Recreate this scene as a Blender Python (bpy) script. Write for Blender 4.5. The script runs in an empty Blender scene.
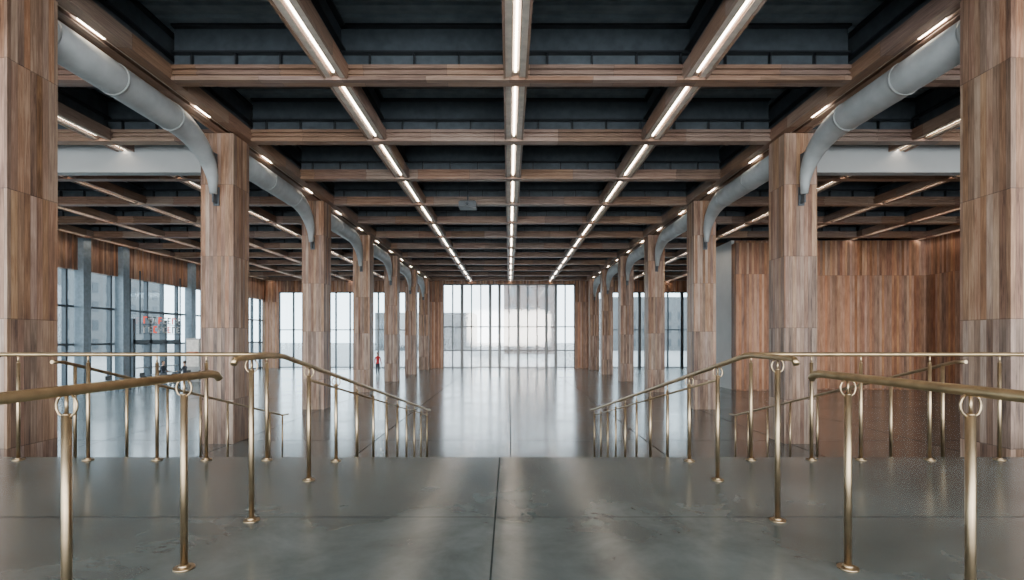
import bpy, math, random
from mathutils import Vector, Matrix
random.seed(3)
C=bpy.context
# ------------------------------------------------------------------ builder
class MB:
    def __init__(s): s.v=[];s.f=[];s.m=[];s.s=[]
    def box(s,x0,x1,y0,y1,z0,z1,m=0):
        b=len(s.v)
        s.v+=[(x0,y0,z0),(x1,y0,z0),(x1,y1,z0),(x0,y1,z0),(x0,y0,z1),(x1,y0,z1),(x1,y1,z1),(x0,y1,z1)]
        for q in((0,3,2,1),(4,5,6,7),(0,1,5,4),(1,2,6,5),(2,3,7,6),(3,0,4,7)):
            s.f.append([b+i for i in q]);s.m.append(m);s.s.append(False)
    def tube(s,pts,r,seg=12,m=0,ellip=None):
        pts=[Vector(p) for p in pts];n=len(pts)
        rr=r if isinstance(r,(list,tuple)) else [r]*n
        b=len(s.v);up=None
        for i,p in enumerate(pts):
            t=(pts[min(i+1,n-1)]-pts[max(i-1,0)]).normalized()
            if up is None:
                a=Vector((1,0,0)) if abs(t.x)<.9 else Vector((0,0,1))
                up=(a-t*a.dot(t)).normalized()
            else: up=(up-t*up.dot(t)).normalized()
            w=t.cross(up)
            for k in range(seg):
                a=2*math.pi*k/seg
                s.v.append(tuple(p+(up*math.cos(a)+w*math.sin(a))*rr[i]))
        for i in range(n-1):
            for k in range(seg):
                s.f.append([b+i*seg+k,b+i*seg+(k+1)%seg,b+(i+1)*seg+(k+1)%seg,b+(i+1)*seg+k]);s.m.append(m);s.s.append(True)
        s.f.append([b+k for k in range(seg)][::-1]);s.m.append(m);s.s.append(False)
        s.f.append([b+(n-1)*seg+k for k in range(seg)]);s.m.append(m);s.s.append(False)
    def ball(s,c,r,m=0,sx=1,sy=1,sz=1,seg=14,rings=9):
        pts=[];rs=[]
        b=len(s.v)
        for i in range(rings+1):
            th=math.pi*i/rings
            for k in range(seg):
                a=2*math.pi*k/seg;q=max(math.sin(th),.01)
                s.v.append((c[0]+r*sx*q*math.cos(a),c[1]+r*sy*q*math.sin(a),c[2]-r*sz*math.cos(th)))
        for i in range(rings):
            for k in range(seg):
                s.f.append([b+i*seg+k,b+i*seg+(k+1)%seg,b+(i+1)*seg+(k+1)%seg,b+(i+1)*seg+k]);s.m.append(m);s.s.append(True)
    def build(s,name,mats,parent=None,bevel=0):
        me=bpy.data.meshes.new(name);me.from_pydata(s.v,[],s.f)
        for m in mats: me.materials.append(m)
        me.polygons.foreach_set('material_index',s.m);me.polygons.foreach_set('use_smooth',s.s)
        me.update()
        o=bpy.data.objects.new(name,me);C.collection.objects.link(o)
        if parent: o.parent=parent
        if bevel:
            b=o.modifiers.new('bevel','BEVEL');b.width=bevel;b.segments=2;b.limit_method='ANGLE'
        return o
# ------------------------------------------------------------------ materials
def nt(name):
    m=bpy.data.materials.new(name);m.use_nodes=True
    t=m.node_tree;b=t.nodes['Principled BSDF'];return m,t,b
def plain(name,col,rough=.5,metal=0,var=.15,scale=6):
    m,t,b=nt(name);N=t.nodes;L=t.links
    tc=N.new('ShaderNodeTexCoord');no=N.new('ShaderNodeTexNoise');no.inputs['Scale'].default_value=scale;no.inputs['Detail'].default_value=4
    L.new(tc.outputs['Object'],no.inputs['Vector'])
    r=N.new('ShaderNodeValToRGB');e=r.color_ramp.elements
    e[0].position=.3;e[1].position=.7
    e[0].color=(*[c*(1-var) for c in col],1);e[1].color=(*[min(1,c*(1+var)) for c in col],1)
    L.new(no.outputs['Fac'],r.inputs['Fac']);L.new(r.outputs['Color'],b.inputs['Base Color'])
    b.inputs['Roughness'].default_value=rough;b.inputs['Metallic'].default_value=metal
    return m
def emit(name,col,st):
    m=bpy.data.materials.new(name);m.use_nodes=True;t=m.node_tree
    t.nodes.clear();e=t.nodes.new('ShaderNodeEmission');o=t.nodes.new('ShaderNodeOutputMaterial')
    e.inputs[0].default_value=(*col,1);e.inputs[1].default_value=st;t.links.new(e.outputs[0],o.inputs[0]);return m
def mth(t,op,a,b=None,c=None):
    n=t.nodes.new('ShaderNodeMath');n.operation=op
    for i,x in enumerate((a,b,c)):
        if x is None: continue
        if isinstance(x,(int,float)): n.inputs[i].default_value=x
        else: t.links.new(x,n.inputs[i])
    return n.outputs[0]
def wood(name,axis,w,ln,c0,c1,c2,seam=None,greyz=None,gap=.05,rough=.5,kv=.55,aligned=False,wz_amt=.9):
    m,t,b=nt(name);N=t.nodes;L=t.links
    tc=N.new('ShaderNodeTexCoord');sp=N.new('ShaderNodeSeparateXYZ');L.new(tc.outputs['Object'],sp.inputs[0])
    x,y,z=sp.outputs
    u,v={'Z':(mth(t,'ADD',x,y),z),'X':(mth(t,'ADD',y,z),x),'Y':(mth(t,'ADD',x,z),y)}[axis]
    us=mth(t,'DIVIDE',u,w);pid=mth(t,'FLOOR',us)
    wn=N.new('ShaderNodeTexWhiteNoise');wn.noise_dimensions='1D';L.new(pid,wn.inputs['W'])
    if aligned: vs=mth(t,'DIVIDE',mth(t,'SUBTRACT',v,seam[0]),seam[1])
    else: vs=mth(t,'ADD',mth(t,'DIVIDE',v,ln),mth(t,'MULTIPLY',wn.outputs['Value'],7.3))
    rid=mth(t,'FLOOR',vs)
    cb=N.new('ShaderNodeCombineXYZ');L.new(pid,cb.inputs[0]);L.new(rid,cb.inputs[1])
    w2=N.new('ShaderNodeTexWhiteNoise');w2.noise_dimensions='3D';L.new(cb.outputs[0],w2.inputs['Vector'])
    cg=N.new('ShaderNodeCombineXYZ')
    L.new(mth(t,'MULTIPLY',u,34),cg.inputs[0]);L.new(mth(t,'MULTIPLY',v,1.3),cg.inputs[1]);L.new(mth(t,'MULTIPLY',w2.outputs['Value'],40),cg.inputs[2])
    gn=N.new('ShaderNodeTexNoise');gn.inputs['Scale'].default_value=1;gn.inputs['Detail'].default_value=7;gn.inputs['Roughness'].default_value=.7;gn.inputs['Distortion'].default_value=1.0
    L.new(cg.outputs[0],gn.inputs['Vector'])
    cw=N.new('ShaderNodeCombineXYZ');L.new(mth(t,'MULTIPLY',u,4.5),cw.inputs[0]);L.new(mth(t,'MULTIPLY',v,1.1),cw.inputs[1])
    L.new(mth(t,'MULTIPLY',w2.outputs['Value'],9),cw.inputs[2])
    wz=N.new('ShaderNodeTexNoise');wz.inputs['Scale'].default_value=1;wz.inputs['Detail'].default_value=5;L.new(cw.outputs[0],wz.inputs['Vector'])
    f=mth(t,'ADD',mth(t,'MULTIPLY',w2.outputs['Value'],kv),mth(t,'MULTIPLY',mth(t,'SUBTRACT',gn.outputs['Fac'],.28),1.3))
    f=mth(t,'ADD',f,mth(t,'MULTIPLY',mth(t,'SUBTRACT',wz.outputs['Fac'],.5),wz_amt))
    r=N.new('ShaderNodeValToRGB');e=r.color_ramp.elements
    e[0].position=.05;e[0].color=(*c0,1);e[1].position=.98;e[1].color=(*c2,1);k=e.new(.5);k.color=(*c1,1)
    L.new(f,r.inputs['Fac'])
    fr=mth(t,'FRACT',us);g=mth(t,'GREATER_THAN',fr,gap)
    if not aligned:
        fr2=mth(t,'FRACT',vs);g=mth(t,'MULTIPLY',g,mth(t,'GREATER_THAN',fr2,.006/ln*1.5))
    if seam:
        s3=mth(t,'FRACT',mth(t,'DIVIDE',mth(t,'SUBTRACT',v,seam[0]),seam[1]));g=mth(t,'MULTIPLY',g,mth(t,'GREATER_THAN',s3,.014/seam[1]))
    g=mth(t,'ADD',mth(t,'MULTIPLY',g,.45),.55)
    mx=N.new('ShaderNodeMix');mx.data_type='RGBA';mx.blend_type='MULTIPLY';mx.inputs[0].default_value=1
    L.new(r.outputs['Color'],mx.inputs[6]);L.new(g,mx.inputs[7])
    col=mx.outputs[2]
    hs=N.new('ShaderNodeHueSaturation');L.new(col,hs.inputs['Color'])
    sc=N.new('ShaderNodeSeparateColor');L.new(w2.outputs['Color'],sc.inputs[0])
    sat=mth(t,'ADD',mth(t,'MULTIPLY',sc.outputs[1],.36),.72)
    if greyz is not None:
        ab=mth(t,'GREATER_THAN',z,greyz)
        sat=mth(t,'MULTIPLY',sat,mth(t,'ADD',mth(t,'MULTIPLY',ab,.18),.82))
    L.new(sat,hs.inputs['Saturation']);L.new(mth(t,'ADD',mth(t,'MULTIPLY',sc.outputs[2],.014),.491),hs.inputs['Hue']);col=hs.outputs[0]
    L.new(col,b.inputs['Base Color']);b.inputs['Roughness'].default_value=rough
    bp=N.new('ShaderNodeBump');bp.inputs['Strength'].default_value=.3;bp.inputs['Distance'].default_value=.01
    L.new(mth(t,'ADD',g,mth(t,'MULTIPLY',gn.outputs['Fac'],.4)),bp.inputs['Height']);L.new(bp.outputs[0],b.inputs['Normal'])
    return m
def concrete(name,ca,cb_,r0,r1,xo,xs,yo,ys,jw=.012,spec=.6):
    m,t,b=nt(name);N=t.nodes;L=t.links
    tc=N.new('ShaderNodeTexCoord');sp=N.new('ShaderNodeSeparateXYZ');L.new(tc.outputs['Object'],sp.inputs[0])
    no=N.new('ShaderNodeTexNoise');no.inputs['Scale'].default_value=1.1;no.inputs['Detail'].default_value=9;no.inputs['Roughness'].default_value=.66;no.inputs['Distortion'].default_value=.3
    L.new(tc.outputs['Object'],no.inputs['Vector'])
    r=N.new('ShaderNodeValToRGB');e=r.color_ramp.elements;e[0].position=.25;e[1].position=.78;e[0].color=(*ca,1);e[1].color=(*cb_,1)
    L.new(no.outputs['Fac'],r.inputs['Fac'])
    def j(c,o,s): return mth(t,'GREATER_THAN',mth(t,'FRACT',mth(t,'DIVIDE',mth(t,'SUBTRACT',c,o),s)),jw/s)
    g0=mth(t,'MULTIPLY',j(sp.outputs[0],xo,xs),j(sp.outputs[1],yo,ys));g=mth(t,'ADD',mth(t,'MULTIPLY',g0,.7),.3)
    mx=N.new('ShaderNodeMix');mx.data_type='RGBA';mx.blend_type='MULTIPLY';mx.inputs[0].default_value=1
    L.new(r.outputs['Color'],mx.inputs[6]);L.new(g,mx.inputs[7]);L.new(mx.outputs[2],b.inputs['Base Color'])
    n2=N.new('ShaderNodeTexNoise');n2.inputs['Scale'].default_value=.6;n2.inputs['Detail'].default_value=1;L.new(tc.outputs['Object'],n2.inputs['Vector'])
    L.new(mth(t,'ADD',mth(t,'MULTIPLY',n2.outputs['Fac'],r1-r0),r0),b.inputs['Roughness'])
    L.new(mth(t,'MULTIPLY',g0,spec),b.inputs['Specular IOR Level'])
    return m
def glass(name,tint=(.93,.97,1),refl=.08,frost=0):
    m=bpy.data.materials.new(name);m.use_nodes=True;t=m.node_tree;N=t.nodes;N.clear();L=t.links
    o=N.new('ShaderNodeOutputMaterial');tr=N.new('ShaderNodeBsdfTransparent');tr.inputs[0].default_value=(*tint,1)
    gl=N.new('ShaderNodeBsdfGlossy');gl.inputs['Roughness'].default_value=.05;mx=N.new('ShaderNodeMixShader');mx.inputs[0].default_value=refl
    L.new(tr.outputs[0],mx.inputs[1]);L.new(gl.outputs[0],mx.inputs[2]);out=mx.outputs[0]
    if frost:
        tl=N.new('ShaderNodeBsdfTranslucent');tl.inputs[0].default_value=(.95,.97,1,1);m2=N.new('ShaderNodeMixShader');m2.inputs[0].default_value=frost
        L.new(out,m2.inputs[1]);L.new(tl.outputs[0],m2.inputs[2]);out=m2.outputs[0]
    L.new(out,o.inputs[0]);return m

W0=(.07,.031,.017);W1=(.285,.15,.083);W2=(.57,.36,.225)
m_col=wood('reclaimed_wood_planks','Z',.105,2.9,W0,W1,W2,seam=(-.35,1.95),greyz=1.6,aligned=True,kv=.42)
m_wall=wood('wood_wall_planks','Z',.14,3.4,(.08,.033,.017),(.25,.115,.057),(.47,.25,.135),seam=(4.9,6.4),aligned=True,kv=.55)
m_bx=wood('beam_wood_x','X',3.0,1.8,(.10,.05,.03),(.27,.155,.10),(.47,.31,.21),gap=.0,kv=.35,wz_amt=.4)
m_by=wood('beam_wood_y','Y',3.0,1.7,(.11,.058,.036),(.28,.165,.11),(.48,.32,.22),gap=.0,kv=.35,wz_amt=.4)
m_deck=plain('metal_deck',(.21,.255,.29),.55,0,.2,3)
m_web=plain('dark_steel_web',(.075,.09,.105),.45,0,.2,5)
m_joist=plain('black_steel_joist',(.02,.022,.026),.4,0,.2,5)
m_led=emit('led_strip',(1,.86,.70),34)
m_slot=plain('light_channel',(.68,.60,.52),.5)
m_silver=plain('silver_paint',(.40,.415,.415),.5,.1,.14,2.5)
m_dksteel=plain('brace_dark_steel',(.09,.10,.11),.45,.3)
m_bulk=plain('grey_bulkhead',(.40,.41,.41),.6,0,.06,1)
m_white=plain('white_plaster',(.68,.70,.70),.7,0,.05,1)
m_brass=plain('aged_brass',(.46,.335,.19),.38,1,.2,9)
m_bronze=plain('bronze_post',(.38,.285,.18),.38,1,.2,9)
m_mull=plain('dark_mullion',(.05,.06,.07),.4,.3)
m_blue=plain('blue_grey_steel',(.20,.25,.29),.45,.2)
m_land=concrete('landing_concrete',(.03,.041,.040),(.135,.157,.153),.17,.26,-.106,7.6,3.735,3.9,.011,.75)
m_floor=concrete('hall_concrete',(.055,.07,.071),(.15,.168,.168),.13,.24,.03,3.8,14.4,3.4,.03,.85)
m_glass=glass('window_glass',(.80,.86,.89));m_frost=glass('fritted_glass',(.84,.87,.89),.06,.06)

FZ=-1.55; BZ=6.9; DECK=8.15; XL=-24; XR=23.6; YF=50; YN=-8
COLX=7.93; colY=[8.08,14.35,21.15,27.95,34.8,41.6,47.9]
# ------------------------------------------------------------------ floors
m=MB();m.box(XL-.3,XR+.3,5.6,YF+.3,FZ-.3,FZ);m.build('floor',[m_floor])
m=MB();m.box(XL,XR,YN,5.64,FZ,0);m.build('floor_landing',[m_land])
m=MB();n=10;rise=1.55/n
for i in range(1,n):
    m.box(-5.2,5.2,5.64+.46*(i-1),5.64+.46*i,FZ,-rise*i)
m.build('staircase',[m_land],bevel=.008)
m=MB();m.box(-300,300,YF+.3,400,FZ-.5,FZ-.1);m.box(-300,XL-.3,-60,YF+.3,FZ-.5,FZ-.1)
m.build('ground_outside',[plain('pavement',(.26,.26,.26),.8,0,.1,.3)])
# ------------------------------------------------------------------ ceiling
m=MB();m.box(XL-.3,XR+.3,YN,YF+.3,DECK,DECK+.3)
for i in range(0,145):
    y=YN+i*.4
    m.box(XL,XR,y,y+.17,DECK-.07,DECK)
m.build('ceiling',[m_deck])
BX=[-23.0,-19.1,-15.3,-11.45,-7.62,-3.72,.14,4.0,7.72,11.6,15.4,19.3,23.1]
TY=[14.55+3.4*j for j in range(-4,11)]
for i,x in enumerate(BX):
    edge=abs(abs(x)-7.67)<.1
    hw=.36 if edge else .26
    m=MB()
    m.box(x-hw,x-hw+.05,YN,YF,BZ-.01,BZ+.30,0);m.box(x+hw-.05,x+hw,YN,YF,BZ-.01,BZ+.30,0)
    mi=0 if edge else 2
    m.box(x-hw+.05,x-.07,YN,YF,BZ+.02,BZ+.06,mi);m.box(x+.07,x+hw-.05,YN,YF,BZ+.02,BZ+.06,mi)
    m.box(x-.07,x+.07,YN,YF,BZ+.09,BZ+.11,2)
    m.box(x-.08,x-.07,YN,YF,BZ+.01,BZ+.11,0);m.box(x+.07,x+.08,YN,YF,BZ+.01,BZ+.11,0)
    m.box(x-.08,x+.08,YN,YF,BZ+.30,DECK-.07,1)
    m.box(x-.2,x+.2,YN,YF,BZ+.30,BZ+.34,3+1)
    m.box(x-.2,x+.2,YN,YF,BZ+.62,BZ+.66,4);m.box(x-.2,x+.2,YN,YF,DECK-.12,DECK-.075,4)
    for y in TY:
        if edge:
            m.box(x-.02,x+.02,y+1.3,y+1.9,BZ+.05,BZ+.08,3)
        else:
            m.box(x-.016,x+.016,y+.3,y+3.1,BZ+.05,BZ+.08,3)
    m.build('ceiling_beam',[m_by,m_web,m_slot,m_led,m_joist])
for y in TY:
    for (a,b) in ((XL+.2,-8.0),(-7.26,7.36),(8.1,XR-.2)):
        m=MB()
        m.box(a,b,y-.15,y+.15,BZ-.03,BZ+.05,0)
        m.box(a,b,y-.07,y+.07,BZ+.05,BZ+.24,0)
        m.box(a,b,y-.12,y+.12,BZ+.11,BZ+.16,0)
        m.box(a,b,y-.15,y+.15,BZ+.22,BZ+.30,0)
        m.box(a,b,y-.04,y+.04,BZ+.30,DECK-.07,1)
        m.box(a,b,y-.17,y+.17,BZ+.55,BZ+.59,2);m.box(a,b,y-.17,y+.17,DECK-.12,DECK-.075,2)
        m.box(a,b,y+1.66,y+1.70,BZ+.75,DECK-.07,2);m.box(a,b,y+1.58,y+1.78,BZ+.72,BZ+.76,2)
        m.box(a,b,y+.16,y+.24,BZ+.7,BZ+.78,2)
        q=a+.4
        while q<b:
            m.box(q,q+.03,y-.14,y-.04,BZ+.30,BZ+.55,2);q+=.96
        m.build('ceiling_crossbeam',[m_bx,m_web,m_joist])
# ------------------------------------------------------------------ columns + haunched girders
for sgn in (-1,1):
    cx=sgn*COLX
    for k,y in enumerate(colY):
        m=MB();h=.43
        m.box(cx-h,cx+h,y-h,y+h,FZ,BZ)
        m.box(cx-h-.012,cx-h+.03,y-h-.012,y-h+.03,FZ,BZ);m.box(cx+h-.03,cx+h+.012,y-h-.012,y-h+.03,FZ,BZ)
        m.build('wooden_column',[m_col])
        y0=(colY[k-1]+.45) if k else 1.0
        yc=y-.45;zc=BZ-.385;R=.325
        pts=[(cx,y0,zc)];rs=[R]
        yb=yc-1.9
        pts.append((cx,(y0+yb)/2,zc));rs.append(R)
        for i in range(15):
            a=math.pi/2*i/14
            pts.append((cx,yb+1.72*math.sin(a),zc-1.1*(1-math.cos(a))));rs.append(R-.215*(i/14)**1.2)
        pts.append((cx,yc-.16,zc-1.32));rs.append(.09)
        m=MB();m.tube(pts,rs,24,0)
        m.box(cx-.02,cx+.02,yc-.2,yc-.0,zc-1.55,zc-.2,1)
        m.box(cx-.08,cx+.08,yc-.03,yc,zc-1.6,zc-1.1,1)
        for q in (y0+.15,(y0+yb)/2,yb):
            m.tube([(cx,q-.03,zc),(cx,q+.03,zc)],R+.012,24,0)
        m.build('haunched_steel_girder',[m_silver,m_dksteel])
# ------------------------------------------------------------------ grey bulkheads over aisles
for s,a,b in (('left',XL,-8.4),('right',8.4,XR)):
    m=MB();m.box(a,b,15.3,15.6,BZ-.62,BZ+.2);m.build('ceiling_bulkhead',[m_bulk])
# ------------------------------------------------------------------ far wall
def facade_y(name,x0,x1,y,z0,z1,step,trans,mat_g,heavy=()):
    m=MB();m.box(x0,x1,y-.01,y+.01,z0,z1,1)
    nn=max(1,round((x1-x0)/step))
    for i in range(nn+1):
        x=x0+(x1-x0)*i/nn;w=.14 if i in heavy else .06
        m.box(x-w,x+w,y-.12,y+.12,z0,z1,0)
    for z in trans: m.box(x0,x1,y-.08,y+.08,z-.05,z+.05,0)
    return m.build(name,[m_mull,mat_g])
facade_y('window_1',-6.4,6.4,YF,FZ,BZ-.25,.91,(FZ+.1,.2,2.5,BZ-.3),m_frost,heavy=(2,5,6,8,11,12))
facade_y('window_2',-22.4,-8.6,YF,FZ,5.9,1.35,(FZ+.1,2.2,5.85),m_glass,heavy=(3,6))
facade_y('window_3',8.6,22.4,YF,FZ,5.9,1.35,(FZ+.1,2.2,5.85),m_glass,heavy=(3,6))
m=MB()
for a,b,z in ((-24,-22.4,FZ),(-8.6,-6.4,FZ),(6.4,8.6,FZ),(22.4,24,FZ),(-22.4,-8.6,5.9),(8.6,22.4,5.9),(-6.4,6.4,BZ-.25)):
    m.box(a,b,YF-.25,YF+.25,z,DECK)
m.build('wall_back',[m_wall])
# ------------------------------------------------------------------ left glazed facade
m=MB()
m.box(XL-.01,XL+.01,YN,YF,FZ,5.1,1)
y=-8.0;i=0
while y<YF:
    w=.06
    m.box(XL-.12,XL+.12,y-w,y+w,FZ,5.1,0);y+=1.55;i+=1
for z in (FZ+.08,1.0,3.1): m.box(XL-.08,XL+.08,YN,YF,z-.06,z+.06,0)
for y in (25.5,28.4,31.3,38,44): m.box(XL+.1,XL+.62,y-.26,y+.26,FZ,BZ,2)
for y in (32.4,33.9,35.4,36.9):
    m.box(XL+.12,XL+.3,y-.11,y+.11,FZ,2.6,0)
m.box(XL+.12,XL+.3,32.3,37,1.0,1.25,0)
for y in (32.6,34.1,35.6): m.box(XL+.14,XL+.2,y,y+1.2,FZ+.95,FZ+1.02,3)
m.build('window_4',[m_mull,m_glass,m_blue,m_silver])
m=MB();m.box(XL-.2,XL+.3,YN,YF-.3,5.1,DECK);m.build('wall_left',[m_wall])
m=MB();m.box(XR,XR+.3,YN,YF,FZ,DECK);m.build('wall_right',[m_wall])
m=MB();m.box(12.75,XR,29,31.4,FZ,BZ-.02,0);m.box(12.6,12.75,28.98,31.4,FZ,BZ-.02,1)
m.box(12.6,15.6,28.4,29.0,FZ,BZ-.25,0)
m.build('wall_core',[m_wall,m_white])
# ------------------------------------------------------------------ railings
def bracket(m,x,y,z,mm):
    # two slim hooks curving from the post head out and up to the rail
    for s in (-1,1):
        m.tube([(x+s*px,y,z+pz) for px,pz in ((.0,-.098),(.018,-.096),(.033,-.085),(.042,-.066),(.043,-.045),(.036,-.024),(.022,-.008))],.0055,8,mm)
def post(m,x,y,zb,zt,r=.021):
    m.tube([(x,y,zb),(x,y,zt)],r,14,1)
    m.tube([(x,y,zt),(x,y,zt+.006)],[r,r*.6],14,1)
    m.tube([(x,y,zb),(x,y,zb+.010)],.055,20,1);m.tube([(x,y,zb+.010),(x,y,zb+.026)],[.034,.023],16,1)
def stair_z(y):
    if y<5.64: return 0
    i=int((y-5.64)/.46)+1
    return FZ if i>=10 else -rise*i
for sgn,xr in ((-1,-1.84),(1,1.92)):
    m=MB();zr=1.085
    m.tube([(xr,.5,zr),(xr,3.16,zr),(xr,3.22,zr-.01),(xr,3.25,zr-.035)],.023,16,0)
    for y in (1.37,2.13,2.9):
        post(m,xr,y,0,zr-.1,.019);m.tube([(xr,y,zr-.1),(xr,y,zr-.02)],.007,8,1);bracket(m,xr,y,zr-.01,1)
    m.build('brass_handrail',[m_brass,m_bronze])
    m=MB();x=xr
    P=[(x,3.42,1.13),(x,3.44,1.16),(x,3.5,1.17),(x,4.05,1.17),(x,4.2,1.155),(x,11.7,-.32),(x,11.85,-.335),(x,11.95,-.36)]
    m.tube(P,.021,14,0)
    def rz(y): return 1.17 if y<4.15 else 1.165-(y-4.15)*(1.485/7.55)
    for y in (3.66,4.71,5.45,6.2,6.95,7.7,8.45,9.2,9.95,10.7,11.5):
        zt=rz(y)
        post(m,x,y,stair_z(y),zt-.09,.018);m.tube([(x,y,zt-.1),(x,y,zt-.02)],.007,8,1)
        if y<6: bracket(m,x,y,zt-.01,1)
    m.tube([(x,4.71,rz(4.71)-.13),(x,11.5,rz(11.5)-.13)],.012,8,1)
    m.build('stair_handrail',[m_brass,m_bronze])
    m=MB();zt=1.135;a=2.5;b=5.5 if sgn<0 else 7.5;y=5.5
    m.tube([(sgn*a,y,zt-.04),(sgn*(a+.02),y,zt-.01),(sgn*(a+.06),y,zt),(sgn*(b-.05),y,zt),(sgn*b,y,zt-.03)],.022,14,0)
    for px in (2.6,3.25,3.78,4.52,5.27,6.2,7.1):
        if px<b: post(m,sgn*px,y,0,zt-.09,.018);m.tube([(sgn*px,y,zt-.1),(sgn*px,y,zt)],.009,8,1)
    m.build('landing_guardrail',[m_brass,m_bronze])
    m=MB();x=sgn*5.0
    m.tube([(x,5.6,1.05),(x,5.75,1.04),(x,11.3,-.38),(x,11.6,-.4)],.02,12,0)
    for y in (5.9,6.7,7.5,8.3,9.1,9.9,10.7,11.3):
        post(m,x,y,stair_z(y),1.04-(y-5.75)*.256,.018)
    m.build('stair_handrail',[m_bronze,m_bronze])
# ------------------------------------------------------------------ ceiling projector
m=MB();m.box(-2.0,-1.3,20.3,20.9,BZ-.35,BZ-.12,0);m.tube([(-1.65,20.6,BZ-.12),(-1.65,20.6,DECK)],.03,8,1)
m.tube([(-1.65,20.3,BZ-.24),(-1.65,20.2,BZ-.24)],.07,14,1);m.box(-1.95,-1.35,20.35,20.85,BZ-.12,BZ-.08,1)
m.build('ceiling_projector',[m_dksteel,m_mull],bevel=.02)
# ------------------------------------------------------------------ cafe furniture, kiosk, sign
m_tab=plain('dark_laminate',(.05,.05,.05),.4);m_red=plain('red_cloth',(.5,.03,.04),.8)
def table(x,y):
    m=MB();m.tube([(x,y,FZ+.72),(x,y,FZ+.75)],.4,24,0);m.tube([(x,y,FZ+.02),(x,y,FZ+.72)],.035,10,0);m.tube([(x,y,FZ),(x,y,FZ+.02)],.25,20,0)
    m.build('cafe_table',[m_tab])
def chair(x,y,d):
    m=MB()
    m.box(x-.21,x+.21,y-.2,y+.2,FZ+.43,FZ+.46)
    for a in (-.18,.18):
        for b in (-.17,.17): m.tube([(x+a,y+b,FZ+.43),(x+a*1.15,y+b*1.15,FZ)],.015,8,1)
    m.box(x+d*.19,x+d*.22,y-.2,y+.2,FZ+.62,FZ+.85);m.tube([(x+d*.2,y-.17,FZ+.44),(x+d*.2,y-.17,FZ+.8)],.012,8,1);m.tube([(x+d*.2,y+.17,FZ+.44),(x+d*.2,y+.17,FZ+.8)],.012,8,1)
    m.build('cafe_chair',[m_tab,m_dksteel])
for x,y in ((-21.6,33),(-20.9,30.5),(-21.7,36.3),(-20.8,27.8),(-18.9,33.0)):
    table(x,y);chair(x-.75,y,-1);chair(x+.75,y,1)
m=MB();x,y=-21.9,36.2+3
m.box(x-.5,x+.5,y-.35,y+.35,FZ,FZ+2.0,0);m.box(x-.4,x+.2,y-.37,y-.35,FZ+.5,FZ+1.8,1);m.box(x+.25,x+.43,y-.37,y-.35,FZ+.9,FZ+1.5,2);m.box(x-.4,x+.4,y-.37,y-.35,FZ+.12,FZ+.35,2)
m.build('vending_machine',[m_white,m_blue,m_mull],bevel=.02)
m=MB();x,y=-21.2,34.4
m.box(x-.45,x+.45,y-.08,y+.08,FZ,FZ+2.9,0);m.box(x-.4,x+.4,y-.1,y-.08,FZ+1.0,FZ+2.8,1);m.box(x-.4,x+.4,y-.105,y-.1,FZ+1.7,FZ+2.0,2);m.box(x-.6,x+.6,y-.2,y+.2,FZ,FZ+.05,0)
m.build('poster_totem',[m_bulk,plain('poster_paper',(.8,.78,.74),.5),plain('poster_orange',(.7,.2,.08),.5)],bevel=.005)
m=MB();y0=32.3
for zz in (1.62,2.22,2.95): m.box(XL+.68,XL+.72,y0,y0+4.2,zz,zz+.04,0)
for r,zz in enumerate((2.5,1.9)):
  for i in range(8):
    a=y0+.3+i*.46;k=1 if (i+r)%3 else 2
    m.box(XL+.72,XL+.76,a,a+.09,zz-.2,zz+.25,k);m.box(XL+.72,XL+.76,a,a+.3,zz+.17,zz+.25,k)
    if i%2: m.box(XL+.72,XL+.76,a,a+.26,zz-.02,zz+.05,k)
    if i%3: m.box(XL+.72,XL+.76,a,a+.3,zz-.2,zz-.12,k)
for a in (y0+.1,y0+4.05): m.box(XL+.6,XL+.68,a,a+.05,1.6,5.6,0)
m.build('hanging_sign',[m_mull,plain('sign_white',(.7,.68,.66),.5),emit('sign_red',(1,.12,.08),1.2)])
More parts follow.
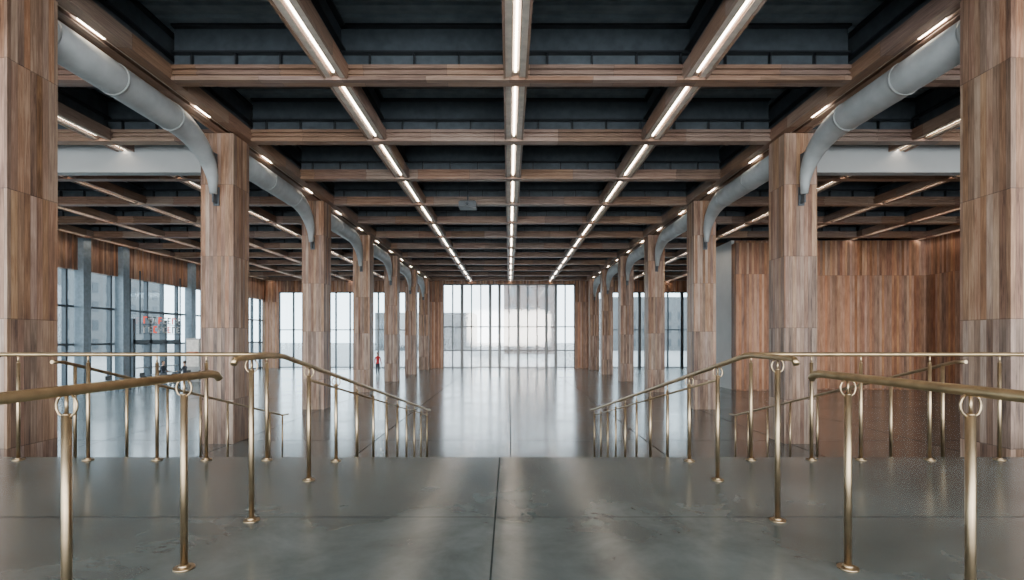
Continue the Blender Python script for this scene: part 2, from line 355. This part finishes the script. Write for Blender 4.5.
# ------------------------------------------------------------------ people
m_skin=plain('skin',(.45,.27,.19),.6);m_hair=plain('hair',(.04,.025,.018),.7);m_jean=plain('dark_trousers',(.03,.04,.06),.8);m_shoe=plain('shoes',(.02,.02,.02),.6);m_coat=plain('dark_coat',(.05,.06,.08),.8)
def person(loc,rot,top,sit=False,bottom=m_jean):
    V=[];E=[];R=[]
    def v(p,r,par=None):
        V.append(p);R.append(r)
        if par is not None:E.append((par,len(V)-1))
        return len(V)-1
    hz=.56 if sit else .93
    pel=v((0,0,hz),.14);wa=v((0,0,hz+.17),.12,pel);ch=v((0,.01,hz+.37),.145,wa);nb=v((0,0,hz+.53),.07,ch);nk=v((0,-.01,hz+.62),.052,nb);hd=v((0,-.02,hz+.68),.06,nk)
    for s in (-1,1):
        hp=v((s*.09,0,hz-.06),.1,pel)
        if sit:
            kn=v((s*.12,-.42,hz-.04),.065,hp);an=v((s*.12,-.40,.1),.042,kn);v((s*.12,-.56,.04),.035,an)
        else:
            kn=v((s*.1,-.03,.49),.062,hp);an=v((s*.1,.0,.09),.04,kn);v((s*.12,-.16,.035),.034,an)
        sh=v((s*.18,0,hz+.48),.062,nb)
        if sit: el=v((s*.24,-.1,hz+.22),.045,sh);wr=v((s*.16,-.34,hz+.22),.028,el);d=Vector((-.1*s,-1,0))
        else: el=v((s*.25,.02,hz+.2),.045,sh);wr=v((s*.26,-.1,hz-.02),.028,el);d=Vector((0,-.35,-1))
        d.normalize();wp=Vector(V[wr]);pm=v(tuple(wp+d*.06),.03,wr)
        for fi,(o,l) in enumerate(((-.03,.07),(-.01,.08),(.01,.075),(.03,.06))):
            a=v(tuple(wp+d*.1+Vector((0,o,0) if not sit else (o,0,0))),.009,pm);v(tuple(wp+d*(.1+l)+Vector((-s*.02,o,0) if not sit else (o,0,-.02))),.008,a)
        v(tuple(wp+d*.08+Vector((-s*.02,-.05,0) if not sit else (-s*.05,0,.01))),.01,pm)
    me=bpy.data.meshes.new('b');me.from_pydata(V,E,[]);o=bpy.data.objects.new('b',me);C.collection.objects.link(o)
    o.modifiers.new('s','SKIN')
    for i,sv in enumerate(me.skin_vertices[0].data): sv.radius=(R[i],R[i]*(.8 if i<3 else 1));sv.use_root=(i==0)
    o.modifiers.new('u','SUBSURF').levels=1
    dg=C.evaluated_depsgraph_get();m2=bpy.data.meshes.new_from_object(o.evaluated_get(dg));bpy.data.objects.remove(o)
    m2.materials.clear()
    for q in (top,bottom,m_skin,m_shoe): m2.materials.append(q)
    for p in m2.polygons:
        c=p.center;p.use_smooth=True
        if c.z>hz+.56: i=2
        elif c.z<.08: i=3
        elif sit: i=2 if (c.y<-.36 and c.z>hz+.15) else (1 if (c.z<hz+.03 ) else 0)
        else: i=2 if (abs(c.x)>.2 and c.z<hz-.01) else (1 if c.z<hz-.02 else 0)
        p.material_index=i
    root=bpy.data.objects.new('person',None);C.collection.objects.link(root)
    b=bpy.data.objects.new('body',m2);C.collection.objects.link(b);b.parent=root
    m=MB();hc=(0,-.02,hz+.77)
    m.ball(hc,.1,0,.78,.95,1.18);m.ball((0,.01,hz+.8),.105,1,.82,.92,1.05)
    m.ball((0,-.118,hz+.76),.016,0,.8,1,1.4);m.ball((-.078,-.02,hz+.765),.018,0,.5,1,1.5);m.ball((.078,-.02,hz+.765),.018,0,.5,1,1.5)
    m.ball((-.03,-.102,hz+.785),.01,1);m.ball((.03,-.102,hz+.785),.01,1);m.box(-.02,.02,-.112,-.1,hz+.71,hz+.718,2)
    m.build('head',[m_skin,m_hair,m_red],root)
    root.location=loc;root.rotation_euler=(0,0,rot)
    return root
person((-10.3,40.2,FZ),.6,m_red)
person((-9.6,41.0,FZ),-.5,m_coat)
person((-21.6+.7,33,FZ),-math.pi/2,m_coat,True)
person((-21.6-.7,33,FZ),math.pi/2,m_coat,True)
person((-20.95,36.3,FZ),-math.pi/2,m_white,True)
# ------------------------------------------------------------------ buildings outside
m_bk=plain('brick_facade',(.10,.062,.048),.8,0,.15,.5);m_bk2=plain('stone_facade',(.11,.115,.12),.8,0,.1,.4);m_dw=plain('dark_window',(.03,.04,.05),.4)
def bldg(x0,x1,y0,y1,h,mat):
    m=MB();m.box(x0,x1,y0,y1,FZ-.1,h,0)
    nx=int((x1-x0)/3);nz=int((h+1)/3.4);ny=int((y1-y0)/3)
    for i in range(nx):
        for k in range(nz):
            a=x0+(i+.3)*(x1-x0)/nx;z=FZ+1+k*3.4;m.box(a,a+1.3,y0-.06,y0+.02,z,z+1.9,1);m.box(a-.1,a+1.4,y0-.12,y0,z-.15,z,0)
    for i in range(ny):
        for k in range(nz):
            a=y0+(i+.3)*(y1-y0)/ny;z=FZ+1+k*3.4
            m.box(x1-.02,x1+.06,a,a+1.3,z,z+1.9,1)
    m.build('building',[mat,m_dw])
bldg(-1,9,100,112,14,m_bk);bldg(-34,-9,130,145,8,m_bk2);bldg(24,60,130,145,12,m_bk2)
bldg(-110,-75,60,110,14,m_bk2);bldg(-100,-80,10,50,12,m_bk)
# ------------------------------------------------------------------ light
w=bpy.data.worlds.new('World');C.scene.world=w;w.use_nodes=True
bg=w.node_tree.nodes['Background'];bg.inputs[0].default_value=(.86,.95,1,1);bg.inputs[1].default_value=8.5
def area(name,loc,rot,sx,sy,e,col):
    l=bpy.data.lights.new(name,'AREA');l.shape='RECTANGLE';l.size=sx;l.size_y=sy;l.energy=e;l.color=col
    o=bpy.data.objects.new(name,l);o.location=loc;o.rotation_euler=rot;C.collection.objects.link(o)
area('rear_daylight_fill',(0,-7.5,4),(math.radians(90),0,0),24,5,900,(1,.93,.86))  # added fill for column fronts, standing in for unseen glazing behind camera
def sun(name,rx,rz,e,ang,col):
    sl=bpy.data.lights.new(name,'SUN');sl.energy=e;sl.angle=math.radians(ang);sl.color=col
    so=bpy.data.objects.new(name,sl);so.rotation_euler=(math.radians(rx),0,math.radians(rz));C.collection.objects.link(so)
sun('rear_fill_sun',86,0,1.8,12,(1,.88,.76))  # low sun added behind the camera to brighten all column fronts evenly
# ------------------------------------------------------------------ camera
cd=bpy.data.cameras.new('camera');co=bpy.data.objects.new('camera',cd);C.collection.objects.link(co)
co.location=(0,0,1.3);co.rotation_euler=(math.radians(90),0,0)
cd.sensor_width=36;cd.lens=18;cd.shift_x=.003;cd.shift_y=.0479;cd.clip_end=1000
C.scene.camera=co
